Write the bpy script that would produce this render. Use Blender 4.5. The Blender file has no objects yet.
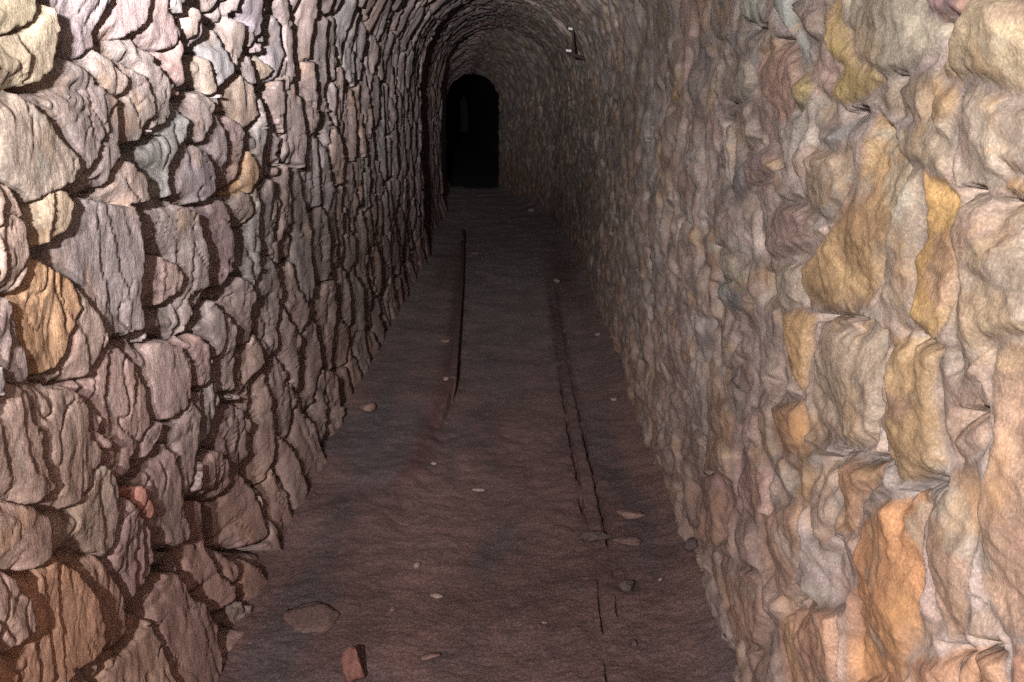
import bpy, bmesh, math, random
import numpy as np
from mathutils import Vector, Matrix, noise as mnoise

# ------------------------------------------------------------------ basics
scene = bpy.context.scene
C = scene.collection
rng = np.random.default_rng(7)
random.seed(7)

def sset(v):
    return v

def tag(o, label=None, cat=None, group=None, kind=None):
    if label: o['label'] = label
    if cat: o['category'] = cat
    if group: o['group'] = group
    if kind: o['kind'] = kind
    return o

# ------------------------------------------------------------------ numpy noise
def _h(ix, iy, seed):
    n = (ix.astype(np.int64) * 374761393 + iy.astype(np.int64) * 668265263 + seed * 974634777) & 0xFFFFFFFF
    n = ((n ^ (n >> 13)) * 1274126177) & 0xFFFFFFFF
    n = ((n ^ (n >> 16)) * 2246822519) & 0xFFFFFFFF
    return n ^ (n >> 15)

def hrand(ix, iy, seed):
    return _h(ix, iy, seed) / 4294967295.0

def gn(x, y, seed=0):
    """gradient noise, about -1..1"""
    x0 = np.floor(x); y0 = np.floor(y)
    fx = x - x0; fy = y - y0
    ux = fx * fx * fx * (fx * (fx * 6 - 15) + 10); uy = fy * fy * fy * (fy * (fy * 6 - 15) + 10)
    def g(dx, dy):
        a = hrand(x0 + dx, y0 + dy, seed) * 2 * math.pi
        return np.cos(a) * (fx - dx) + np.sin(a) * (fy - dy)
    a = g(0, 0); b = g(1, 0); c = g(0, 1); d = g(1, 1)
    return (a + ux * (b - a) + uy * (c - a) + ux * uy * (a - b - c + d)) * 1.5

def fbm(x, y, seed=0, octv=4, gain=.5):
    s = 0; a = 1
    for i in range(octv):
        s = s + a * gn(x, y, seed + i * 17)
        x = x * 2.03 + 5.1; y = y * 2.03 + 1.7; a *= gain
    return s

def sstep(a, b, x):
    t = np.clip((x - a) / (b - a), 0, 1)
    return t * t * (3 - 2 * t)

# ------------------------------------------------------------------ the bare bore of the tunnel
S1 = 1.72; SA = 2.30; ST = 2 * S1 + SA
KY = [-1.5, 9.55, 9.60, 13.40, 13.45, 17.60, 17.66, 24.0, 46.0]
KL = [-.88, -.88, -1.02, -.98, -1.12, -1.20, -1.55, -2.1, -4.6]
KR = [.58, .62, .62, .50, .50, -.30, .10, -.2, -2.2]
KC = [2.45, 2.45, 2.45, 2.42, 2.47, 1.92, 2.35, 2.2, 2.2]

def base(Y, S):
    xl = np.interp(Y, KY, KL); xr = np.interp(Y, KY, KR); cr = np.interp(Y, KY, KC)
    w = (xr - xl) / 2; xc = (xr + xl) / 2; sp = cr - w
    th = np.clip((S - S1) / SA, 0, 1) * math.pi
    lo = S < S1; hi = S > S1 + SA
    x = xc - w * np.cos(th)
    z = np.where(lo, S / S1 * sp, np.where(hi, (ST - S) / S1 * sp, sp + w * np.sin(th)))
    nx = np.where(lo, 1., np.where(hi, -1., np.cos(th))); nz = np.where(lo | hi, 0., -np.sin(th))
    return x, z, nx, nz

# stones measured on the real walls: outline in metres along the tunnel and up the wall, stone colour
STONES_L = [
    ([(1.745, 1.736), (1.914, 1.754), (1.905, 1.710), (1.859, 1.679), (1.811, 1.657), (1.724, 1.647)], (1.42, 1.12, 0.65)),
    ([(1.724, 1.646), (1.821, 1.654), (1.861, 1.670), (1.899, 1.685), (1.949, 1.712), (1.960, 1.723), (1.975, 1.685), (1.967, 1.650), (1.950, 1.633), (1.943, 1.605), (1.905, 1.581), (1.861, 1.575), (1.806, 1.564), (1.704, 1.562)], (1.58, 1.21, 0.76)),
    ([(2.021, 1.765), (1.993, 1.724), (2.025, 1.679), (2.015, 1.635), (2.059, 1.631), (2.127, 1.636), (2.182, 1.658), (2.179, 1.688), (2.189, 1.705), (2.221, 1.736), (2.286, 1.792)], (1.04, 0.80, 0.80)),
    ([(2.291, 1.793), (2.451, 1.810), (2.450, 1.754), (2.434, 1.731), (2.372, 1.703), (2.332, 1.687), (2.260, 1.671), (2.193, 1.659), (2.191, 1.693), (2.212, 1.717), (2.261, 1.749)], (1.25, 0.87, 0.83)),
    ([(1.999, 1.625), (2.063, 1.628), (2.114, 1.606), (2.149, 1.582), (2.231, 1.552), (2.174, 1.515), (2.178, 1.487), (2.137, 1.470), (2.109, 1.436), (2.067, 1.408), (2.027, 1.383), (1.975, 1.379), (2.005, 1.389), (2.025, 1.413), (2.018, 1.443), (1.988, 1.470), (1.945, 1.506), (1.913, 1.528), (1.883, 1.556), (1.937, 1.578), (1.984, 1.597)], (1.14, 0.87, 0.78)),
    ([(2.231, 1.550), (2.224, 1.475), (2.223, 1.447), (2.224, 1.428), (2.179, 1.402), (2.156, 1.374), (2.070, 1.359), (2.040, 1.378), (2.077, 1.407), (2.114, 1.436), (2.142, 1.470), (2.183, 1.485), (2.179, 1.512)], (1.13, 0.85, 0.79)),
    ([(2.068, 1.632), (2.131, 1.634), (2.187, 1.657), (2.254, 1.622), (2.287, 1.597), (2.274, 1.567), (2.237, 1.554), (2.159, 1.583), (2.124, 1.606)], (1.11, 0.86, 0.76)),
    ([(2.192, 1.657), (2.265, 1.643), (2.346, 1.620), (2.392, 1.608), (2.418, 1.584), (2.436, 1.550), (2.442, 1.522), (2.376, 1.488), (2.362, 1.459), (2.269, 1.447), (2.248, 1.457), (2.263, 1.543), (2.280, 1.567), (2.293, 1.595), (2.248, 1.622)], (1.31, 1.01, 0.86)),
    ([(2.203, 1.657), (2.265, 1.669), (2.383, 1.701), (2.432, 1.668), (2.487, 1.655), (2.568, 1.612), (2.606, 1.589), (2.568, 1.554), (2.551, 1.513), (2.495, 1.485), (2.437, 1.472), (2.438, 1.503), (2.457, 1.526), (2.443, 1.554), (2.424, 1.584), (2.399, 1.611), (2.347, 1.625), (2.265, 1.646)], (1.22, 0.97, 0.84)),
    ([(2.470, 1.812), (2.583, 1.824), (2.587, 1.770), (2.635, 1.746), (2.670, 1.729), (2.673, 1.709), (2.605, 1.677), (2.495, 1.660), (2.440, 1.675), (2.396, 1.704), (2.446, 1.728), (2.470, 1.761)], (1.31, 0.89, 0.83)),
    ([(2.501, 1.655), (2.612, 1.674), (2.680, 1.705), (2.701, 1.664), (2.716, 1.626), (2.701, 1.595), (2.669, 1.562), (2.628, 1.554), (2.600, 1.562), (2.629, 1.589), (2.576, 1.615)], (1.24, 0.78, 0.69)),
    ([(2.436, 1.470), (2.508, 1.482), (2.590, 1.520), (2.628, 1.554), (2.653, 1.529), (2.687, 1.506), (2.665, 1.447), (2.597, 1.424), (2.561, 1.401), (2.569, 1.371), (2.549, 1.352), (2.555, 1.311), (2.517, 1.310), (2.438, 1.334), (2.418, 1.367), (2.365, 1.392), (2.321, 1.415), (2.332, 1.438), (2.379, 1.449)], (1.10, 1.06, 0.98)),
    ([(2.235, 1.425), (2.290, 1.413), (2.323, 1.399), (2.362, 1.378), (2.362, 1.353), (2.374, 1.321), (2.334, 1.316), (2.262, 1.321), (2.184, 1.333), (2.114, 1.353), (2.164, 1.361), (2.191, 1.384)], (1.43, 1.03, 0.87)),
    ([(1.978, 1.370), (2.010, 1.372), (2.074, 1.354), (2.122, 1.343), (2.183, 1.329), (2.272, 1.315), (2.292, 1.269), (2.300, 1.198), (2.295, 1.152), (2.281, 1.095), (2.295, 1.044), (2.289, 1.019), (2.204, 1.029), (2.149, 1.045), (2.120, 1.040), (2.074, 1.054), (2.053, 1.098), (2.028, 1.142), (2.004, 1.165), (1.960, 1.200), (1.929, 1.224), (1.925, 1.246), (1.912, 1.264), (1.882, 1.280), (1.918, 1.287), (1.951, 1.298), (1.973, 1.315), (1.984, 1.341)], (1.08, 0.84, 0.81)),
    ([(1.703, 1.558), (1.806, 1.562), (1.839, 1.564), (1.862, 1.547), (1.907, 1.521), (1.938, 1.494), (1.974, 1.465), (1.999, 1.440), (2.008, 1.418), (1.980, 1.397), (1.942, 1.388), (1.906, 1.382), (1.855, 1.372), (1.826, 1.369), (1.771, 1.373), (1.762, 1.396), (1.736, 1.419), (1.721, 1.431), (1.675, 1.445), (1.741, 1.453), (1.746, 1.475), (1.686, 1.489)], (1.28, 0.98, 0.74)),
    ([(1.774, 1.371), (1.826, 1.365), (1.866, 1.371), (1.910, 1.380), (1.945, 1.384), (1.964, 1.371), (1.977, 1.348), (1.965, 1.316), (1.943, 1.299), (1.910, 1.291), (1.875, 1.285), (1.807, 1.272), (1.789, 1.293), (1.794, 1.313), (1.777, 1.338)], (1.52, 1.07, 0.66)),
    ([(1.673, 1.434), (1.726, 1.420), (1.743, 1.405), (1.759, 1.383), (1.769, 1.364), (1.787, 1.330), (1.790, 1.297), (1.781, 1.276), (1.775, 1.266), (1.761, 1.240), (1.751, 1.229), (1.730, 1.220), (1.699, 1.221), (1.624, 1.234)], (1.29, 0.85, 0.64)),
    ([(1.775, 1.266), (1.806, 1.269), (1.859, 1.253), (1.911, 1.221), (1.942, 1.204), (1.963, 1.175), (1.973, 1.136), (1.956, 1.128), (1.934, 1.112), (1.910, 1.089), (1.896, 1.070), (1.854, 1.041), (1.793, 1.050), (1.753, 1.063), (1.742, 1.083), (1.742, 1.096), (1.728, 1.118), (1.727, 1.143), (1.729, 1.170), (1.715, 1.187), (1.703, 1.211), (1.734, 1.218), (1.759, 1.229)], (1.83, 0.97, 0.43)),
    ([(1.944, 1.209), (2.002, 1.159), (2.027, 1.138), (2.048, 1.099), (2.071, 1.063), (2.060, 1.042), (2.029, 1.021), (2.005, 1.006), (1.963, 0.998), (1.917, 1.003), (1.873, 1.009), (1.810, 1.035), (1.858, 1.038), (1.883, 1.035), (1.862, 1.057), (1.905, 1.070), (1.924, 1.092), (1.965, 1.124), (1.981, 1.131), (1.972, 1.174)], (1.32, 0.90, 0.70)),
    ([(1.623, 1.229), (1.697, 1.216), (1.702, 1.190), (1.722, 1.168), (1.720, 1.131), (1.733, 1.106), (1.736, 1.072), (1.730, 1.062), (1.710, 1.060), (1.691, 1.070), (1.661, 1.093), (1.652, 1.116), (1.603, 1.146)], (1.06, 0.73, 0.64)),
    ([(1.659, 1.086), (1.683, 1.068), (1.724, 1.041), (1.733, 1.012), (1.732, 0.978), (1.750, 0.953), (1.751, 0.923), (1.751, 0.893), (1.757, 0.865), (1.782, 0.829), (1.752, 0.829), (1.724, 0.829), (1.693, 0.832), (1.667, 0.849), (1.593, 0.898), (1.549, 0.920), (1.580, 1.049), (1.635, 1.043), (1.652, 1.059)], (1.35, 0.85, 0.65)),
    ([(1.741, 1.063), (1.770, 1.054), (1.792, 1.044), (1.831, 1.016), (1.875, 1.001), (1.911, 0.979), (1.939, 0.956), (1.947, 0.928), (1.950, 0.901), (1.933, 0.894), (1.964, 0.857), (1.981, 0.822), (1.983, 0.808), (1.941, 0.804), (1.925, 0.777), (1.884, 0.768), (1.846, 0.765), (1.803, 0.775), (1.744, 0.794), (1.720, 0.814), (1.771, 0.819), (1.790, 0.828), (1.771, 0.854), (1.752, 0.877), (1.760, 0.910), (1.750, 0.937), (1.742, 0.971), (1.737, 0.999), (1.732, 1.024), (1.718, 1.047), (1.710, 1.058)], (1.42, 0.93, 0.71)),
    ([(2.072, 1.047), (2.113, 1.037), (2.161, 1.000), (2.212, 0.961), (2.241, 0.927), (2.264, 0.889), (2.274, 0.848), (2.271, 0.809), (2.265, 0.786), (2.217, 0.773), (2.174, 0.751), (2.154, 0.746), (2.154, 0.722), (2.118, 0.721), (2.073, 0.732), (2.042, 0.740), (2.035, 0.758), (2.006, 0.793), (1.989, 0.812), (2.038, 0.815), (2.032, 0.838), (2.007, 0.864), (2.015, 0.877), (2.007, 0.909), (1.967, 0.952), (1.926, 0.981), (1.893, 0.999), (1.972, 0.993), (2.014, 1.003), (2.044, 1.019), (2.070, 1.037)], (1.45, 0.89, 0.76)),
    ([(1.934, 0.975), (1.966, 0.948), (1.999, 0.916), (2.012, 0.885), (1.997, 0.868), (1.970, 0.881), (1.956, 0.908), (1.953, 0.935)], (1.39, 0.89, 0.73)),
    ([(1.942, 0.889), (1.997, 0.866), (2.025, 0.829), (2.028, 0.819), (1.984, 0.832)], (1.48, 0.91, 0.75)),
    ([(1.981, 0.802), (2.008, 0.783), (2.038, 0.748), (2.036, 0.716), (2.037, 0.674), (2.029, 0.642), (2.004, 0.606), (1.984, 0.590), (1.954, 0.602), (1.924, 0.626), (1.884, 0.647), (1.850, 0.668), (1.798, 0.682), (1.747, 0.702), (1.724, 0.713), (1.739, 0.741), (1.752, 0.776), (1.748, 0.794), (1.802, 0.771), (1.854, 0.759), (1.892, 0.762), (1.929, 0.773), (1.945, 0.798)], (1.52, 1.09, 0.86)),
    ([(1.547, 0.912), (1.606, 0.882), (1.666, 0.843), (1.695, 0.825), (1.732, 0.797), (1.744, 0.776), (1.736, 0.743), (1.718, 0.719), (1.696, 0.711), (1.650, 0.718), (1.592, 0.751), (1.518, 0.794)], (1.40, 0.85, 0.64)),
    ([(1.517, 0.789), (1.567, 0.762), (1.599, 0.734), (1.601, 0.712), (1.636, 0.676), (1.637, 0.647), (1.626, 0.618), (1.602, 0.612), (1.566, 0.613), (1.527, 0.625), (1.484, 0.651)], (1.28, 0.77, 0.59)),
    ([(1.650, 0.714), (1.702, 0.706), (1.727, 0.708), (1.780, 0.680), (1.818, 0.649), (1.845, 0.608), (1.879, 0.546), (1.886, 0.510), (1.895, 0.463), (1.899, 0.437), (1.875, 0.423), (1.822, 0.432), (1.780, 0.436), (1.739, 0.435), (1.672, 0.444), (1.524, 0.542), (1.552, 0.583), (1.571, 0.603), (1.608, 0.604), (1.633, 0.614), (1.646, 0.667), (1.616, 0.698), (1.610, 0.719)], (2.07, 0.98, 0.49)),
    ([(1.758, 0.695), (1.857, 0.658), (1.927, 0.617), (1.977, 0.564), (2.015, 0.512), (2.033, 0.468), (2.046, 0.422), (2.041, 0.379), (2.010, 0.372), (1.957, 0.388), (1.899, 0.414), (1.905, 0.443), (1.900, 0.484), (1.888, 0.541), (1.854, 0.604), (1.818, 0.650)], (1.71, 0.97, 0.67)),
    ([(2.061, 0.701), (2.095, 0.677), (2.134, 0.637), (2.162, 0.599), (2.202, 0.551), (2.200, 0.513), (2.224, 0.475), (2.189, 0.440), (2.122, 0.431), (2.084, 0.431), (2.045, 0.467), (2.020, 0.509), (1.995, 0.546), (1.972, 0.586), (1.993, 0.585), (2.014, 0.601), (2.039, 0.637)], (1.23, 0.76, 0.71)),
    ([(2.088, 0.719), (2.144, 0.706), (2.190, 0.663), (2.219, 0.621), (2.233, 0.594), (2.222, 0.578), (2.202, 0.577), (2.167, 0.618), (2.133, 0.661), (2.082, 0.697)], (2.27, 0.81, 0.58)),
    ([(2.200, 0.704), (2.255, 0.714), (2.324, 0.717), (2.372, 0.705), (2.437, 0.662), (2.456, 0.577), (2.444, 0.526), (2.450, 0.481), (2.477, 0.426), (2.440, 0.408), (2.360, 0.437), (2.280, 0.475), (2.233, 0.511), (2.205, 0.562), (2.237, 0.582), (2.226, 0.623), (2.166, 0.693)], (1.35, 0.88, 0.77)),
    ([(2.357, 0.765), (2.458, 0.748), (2.550, 0.763), (2.579, 0.745), (2.611, 0.698), (2.573, 0.647), (2.563, 0.605), (2.532, 0.547), (2.509, 0.522), (2.451, 0.523), (2.443, 0.588), (2.428, 0.657), (2.380, 0.707)], (1.25, 0.89, 0.81)),
    ([(2.140, 0.764), (2.196, 0.768), (2.264, 0.781), (2.340, 0.781), (2.322, 0.736), (2.250, 0.723), (2.191, 0.720), (2.146, 0.715)], (1.51, 0.97, 0.89)),
    ([(2.309, 0.968), (2.399, 0.970), (2.502, 0.932), (2.561, 0.876), (2.548, 0.824), (2.539, 0.786), (2.486, 0.766), (2.408, 0.762), (2.340, 0.781), (2.291, 0.810), (2.290, 0.861), (2.269, 0.909), (2.213, 0.968), (2.165, 1.016), (2.213, 1.018), (2.274, 1.010)], (1.51, 1.03, 0.90)),
    ([(2.357, 1.302), (2.424, 1.304), (2.538, 1.303), (2.609, 1.280), (2.686, 1.261), (2.733, 1.242), (2.774, 1.190), (2.780, 1.139), (2.776, 1.082), (2.773, 1.031), (2.726, 0.992), (2.634, 0.975), (2.595, 0.950), (2.527, 0.939), (2.416, 0.982), (2.357, 1.026), (2.337, 1.055), (2.507, 1.047), (2.573, 1.063), (2.583, 1.104), (2.531, 1.147), (2.450, 1.183), (2.353, 1.207)], (1.31, 1.03, 0.94)),
    ([(2.364, 1.196), (2.449, 1.175), (2.515, 1.145), (2.559, 1.106), (2.543, 1.069), (2.493, 1.055), (2.419, 1.052), (2.349, 1.052), (2.343, 1.107)], (1.45, 0.93, 0.80)),
    ([(2.681, 1.446), (2.777, 1.426), (2.860, 1.398), (2.888, 1.354), (2.871, 1.284), (2.795, 1.277), (2.706, 1.272), (2.626, 1.286), (2.593, 1.310), (2.613, 1.360), (2.653, 1.396)], (1.05, 0.84, 0.86)),
    ([(2.736, 1.256), (2.811, 1.270), (2.936, 1.272), (3.002, 1.248), (3.035, 1.208), (3.047, 1.167), (3.099, 1.107), (3.079, 1.069), (3.047, 1.030), (2.975, 1.002), (2.903, 1.007), (2.873, 1.051), (2.868, 1.111), (2.841, 1.158), (2.794, 1.199)], (1.20, 0.79, 0.78)),
    ([(3.025, 1.254), (3.135, 1.256), (3.209, 1.274), (3.319, 1.216), (3.312, 1.186), (3.228, 1.150), (3.157, 1.153), (3.105, 1.178), (3.070, 1.219)], (1.42, 1.06, 0.88)),
    ([(3.273, 1.391), (3.355, 1.367), (3.408, 1.318), (3.374, 1.287), (3.302, 1.253), (3.203, 1.246), (3.092, 1.263), (3.167, 1.294), (3.224, 1.337)], (2.21, 1.28, 0.66)),
    ([(2.975, 1.515), (3.095, 1.504), (3.210, 1.472), (3.263, 1.448), (3.239, 1.399), (3.203, 1.348), (3.147, 1.305), (3.074, 1.280), (3.007, 1.268), (2.951, 1.291), (3.001, 1.328), (3.067, 1.341), (3.071, 1.401), (3.046, 1.476)], (1.31, 0.88, 0.81)),
    ([(2.920, 1.527), (2.965, 1.515), (3.024, 1.468), (3.039, 1.403), (3.046, 1.343), (2.959, 1.325), (2.924, 1.345), (2.898, 1.395), (2.829, 1.421), (2.796, 1.431), (2.846, 1.454), (2.910, 1.488)], (1.09, 0.82, 0.79)),
    ([(2.757, 1.554), (2.865, 1.571), (2.923, 1.541), (2.891, 1.488), (2.837, 1.451), (2.797, 1.434), (2.748, 1.449), (2.733, 1.492), (2.696, 1.511), (2.674, 1.549)], (1.12, 0.84, 0.74)),
    ([(3.059, 1.572), (3.249, 1.634), (3.410, 1.597), (3.450, 1.548), (3.451, 1.499), (3.354, 1.468), (3.264, 1.455), (3.179, 1.488), (3.067, 1.520), (3.032, 1.543)], (1.52, 1.07, 0.79)),
    ([(3.131, 1.753), (3.228, 1.795), (3.320, 1.789), (3.332, 1.742), (3.287, 1.697), (3.231, 1.655), (3.169, 1.632), (3.145, 1.667), (3.113, 1.709), (3.059, 1.749)], (1.28, 0.96, 0.81)),
    ([(2.916, 1.753), (3.020, 1.754), (3.076, 1.727), (3.114, 1.672), (3.158, 1.632), (3.088, 1.607), (3.001, 1.583), (2.954, 1.633), (2.926, 1.673), (2.898, 1.707)], (0.97, 0.90, 0.88)),
    ([(2.756, 1.658), (2.846, 1.677), (2.933, 1.659), (2.961, 1.619), (2.978, 1.571), (2.919, 1.563), (2.852, 1.590), (2.790, 1.623)], (1.44, 1.07, 0.81)),
    ([(2.738, 1.778), (2.819, 1.795), (2.854, 1.775), (2.813, 1.720), (2.769, 1.674), (2.733, 1.665), (2.694, 1.701), (2.719, 1.739)], (1.46, 1.07, 0.90)),
    ([(2.837, 1.766), (2.872, 1.763), (2.881, 1.711), (2.821, 1.682), (2.788, 1.685)], (1.08, 0.81, 0.84)),
    ([(2.908, 1.771), (3.048, 1.798), (3.131, 1.839), (3.236, 1.892), (2.936, 1.861), (2.874, 1.828), (2.889, 1.790)], (1.19, 0.94, 0.85)),
    ([(3.268, 1.821), (3.344, 1.904), (3.533, 1.924), (3.570, 1.814), (3.536, 1.753), (3.444, 1.773), (3.367, 1.799)], (1.08, 0.87, 0.95)),
    ([(3.345, 1.785), (3.444, 1.773), (3.495, 1.745), (3.439, 1.720), (3.335, 1.702), (3.332, 1.742)], (1.17, 0.91, 0.88)),
    ([(3.308, 1.689), (3.406, 1.689), (3.443, 1.630), (3.459, 1.588), (3.388, 1.612), (3.273, 1.641)], (1.07, 0.85, 0.79)),
    ([(3.455, 1.679), (3.529, 1.655), (3.506, 1.615), (3.568, 1.589), (3.691, 1.618), (3.730, 1.654), (3.595, 1.700)], (1.73, 1.29, 0.88)),
    ([(3.748, 1.793), (3.820, 1.849), (3.914, 1.821), (3.919, 1.714), (3.822, 1.649), (3.717, 1.601), (3.620, 1.565), (3.603, 1.616), (3.728, 1.647), (3.682, 1.704)], (1.07, 0.88, 0.90)),
    ([(2.951, 0.991), (3.144, 1.000), (3.280, 0.946), (3.293, 0.892), (3.234, 0.863), (3.271, 0.800), (3.211, 0.766), (3.126, 0.777), (3.059, 0.842), (3.006, 0.902), (2.973, 0.950)], (1.32, 0.95, 0.89)),
    ([(2.762, 0.947), (2.847, 0.982), (2.909, 0.945), (2.917, 0.891), (2.906, 0.847), (2.836, 0.810), (2.789, 0.861), (2.709, 0.918), (2.671, 0.947)], (1.22, 0.96, 0.89)),
    ([(2.545, 0.948), (2.641, 0.931), (2.726, 0.876), (2.722, 0.819), (2.721, 0.775), (2.648, 0.778), (2.576, 0.802), (2.576, 0.872)], (1.39, 0.87, 0.81)),
    ([(2.824, 0.678), (2.943, 0.641), (3.090, 0.575), (3.151, 0.514), (3.177, 0.462), (3.151, 0.408), (3.087, 0.404), (2.992, 0.364), (2.914, 0.428), (2.829, 0.525), (2.770, 0.578), (2.793, 0.632)], (1.23, 0.82, 0.76)),
    ([(2.666, 0.427), (2.856, 0.369), (2.999, 0.395), (3.058, 0.338), (3.112, 0.245), (3.120, 0.169), (3.109, 0.120), (2.987, 0.141), (2.799, 0.220), (2.693, 0.296), (2.659, 0.359)], (1.26, 0.75, 0.65)),
    ([(2.629, 0.583), (2.791, 0.539), (2.858, 0.466), (2.887, 0.406), (2.838, 0.386), (2.702, 0.418), (2.602, 0.474), (2.582, 0.503), (2.654, 0.498), (2.656, 0.543)], (1.48, 0.89, 0.81)),
    ([(2.489, 0.507), (2.568, 0.480), (2.631, 0.438), (2.636, 0.384), (2.637, 0.307), (2.655, 0.219), (2.735, 0.130), (2.727, 0.101), (2.655, 0.097), (2.556, 0.127), (2.489, 0.188), (2.478, 0.249), (2.478, 0.323), (2.461, 0.390), (2.476, 0.455)], (1.78, 1.00, 0.83)),
    ([(2.680, 0.286), (2.756, 0.218), (2.802, 0.145), (2.774, 0.116), (2.715, 0.137), (2.676, 0.225)], (1.53, 0.84, 0.76)),
    ([(2.813, 0.190), (2.930, 0.108), (3.004, 0.007), (3.000, -0.063), (2.923, -0.075), (2.868, -0.055), (2.817, 0.019), (2.769, 0.095), (2.818, 0.120)], (1.42, 0.81, 0.72)),
    ([(2.875, 0.167), (3.048, 0.083), (3.264, -0.048), (3.350, -0.131), (3.375, -0.225), (3.284, -0.216), (3.156, -0.139), (3.085, -0.034), (3.002, 0.051)], (1.45, 0.83, 0.76)),
    ([(1.919, 0.390), (1.997, 0.367), (2.065, 0.350), (2.087, 0.391), (2.133, 0.373), (2.173, 0.317), (2.185, 0.255), (2.183, 0.188), (2.178, 0.109), (1.920, 0.280), (1.907, 0.337)], (1.75, 1.02, 0.70)),
    ([(2.102, 0.426), (2.197, 0.418), (2.295, 0.386), (2.386, 0.349), (2.426, 0.246), (2.470, 0.217), (2.502, 0.129), (2.485, 0.062), (2.453, -0.074), (2.190, 0.100), (2.195, 0.209), (2.191, 0.279), (2.153, 0.346), (2.125, 0.393)], (1.35, 0.78, 0.65)),
    ([(3.507, 1.621), (3.617, 1.555), (3.734, 1.477), (3.828, 1.401), (3.778, 1.329), (3.661, 1.300), (3.633, 1.373), (3.620, 1.444), (3.606, 1.507)], (1.16, 0.92, 0.90)),
    ([(3.364, 1.564), (3.505, 1.555), (3.544, 1.487), (3.534, 1.447), (3.457, 1.466), (3.494, 1.508), (3.424, 1.548)], (1.14, 0.91, 0.83)),
    ([(3.375, 1.451), (3.486, 1.475), (3.575, 1.439), (3.532, 1.378), (3.544, 1.308), (3.490, 1.260), (3.421, 1.317), (3.381, 1.369), (3.293, 1.422)], (1.24, 1.03, 0.95)),
]
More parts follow.
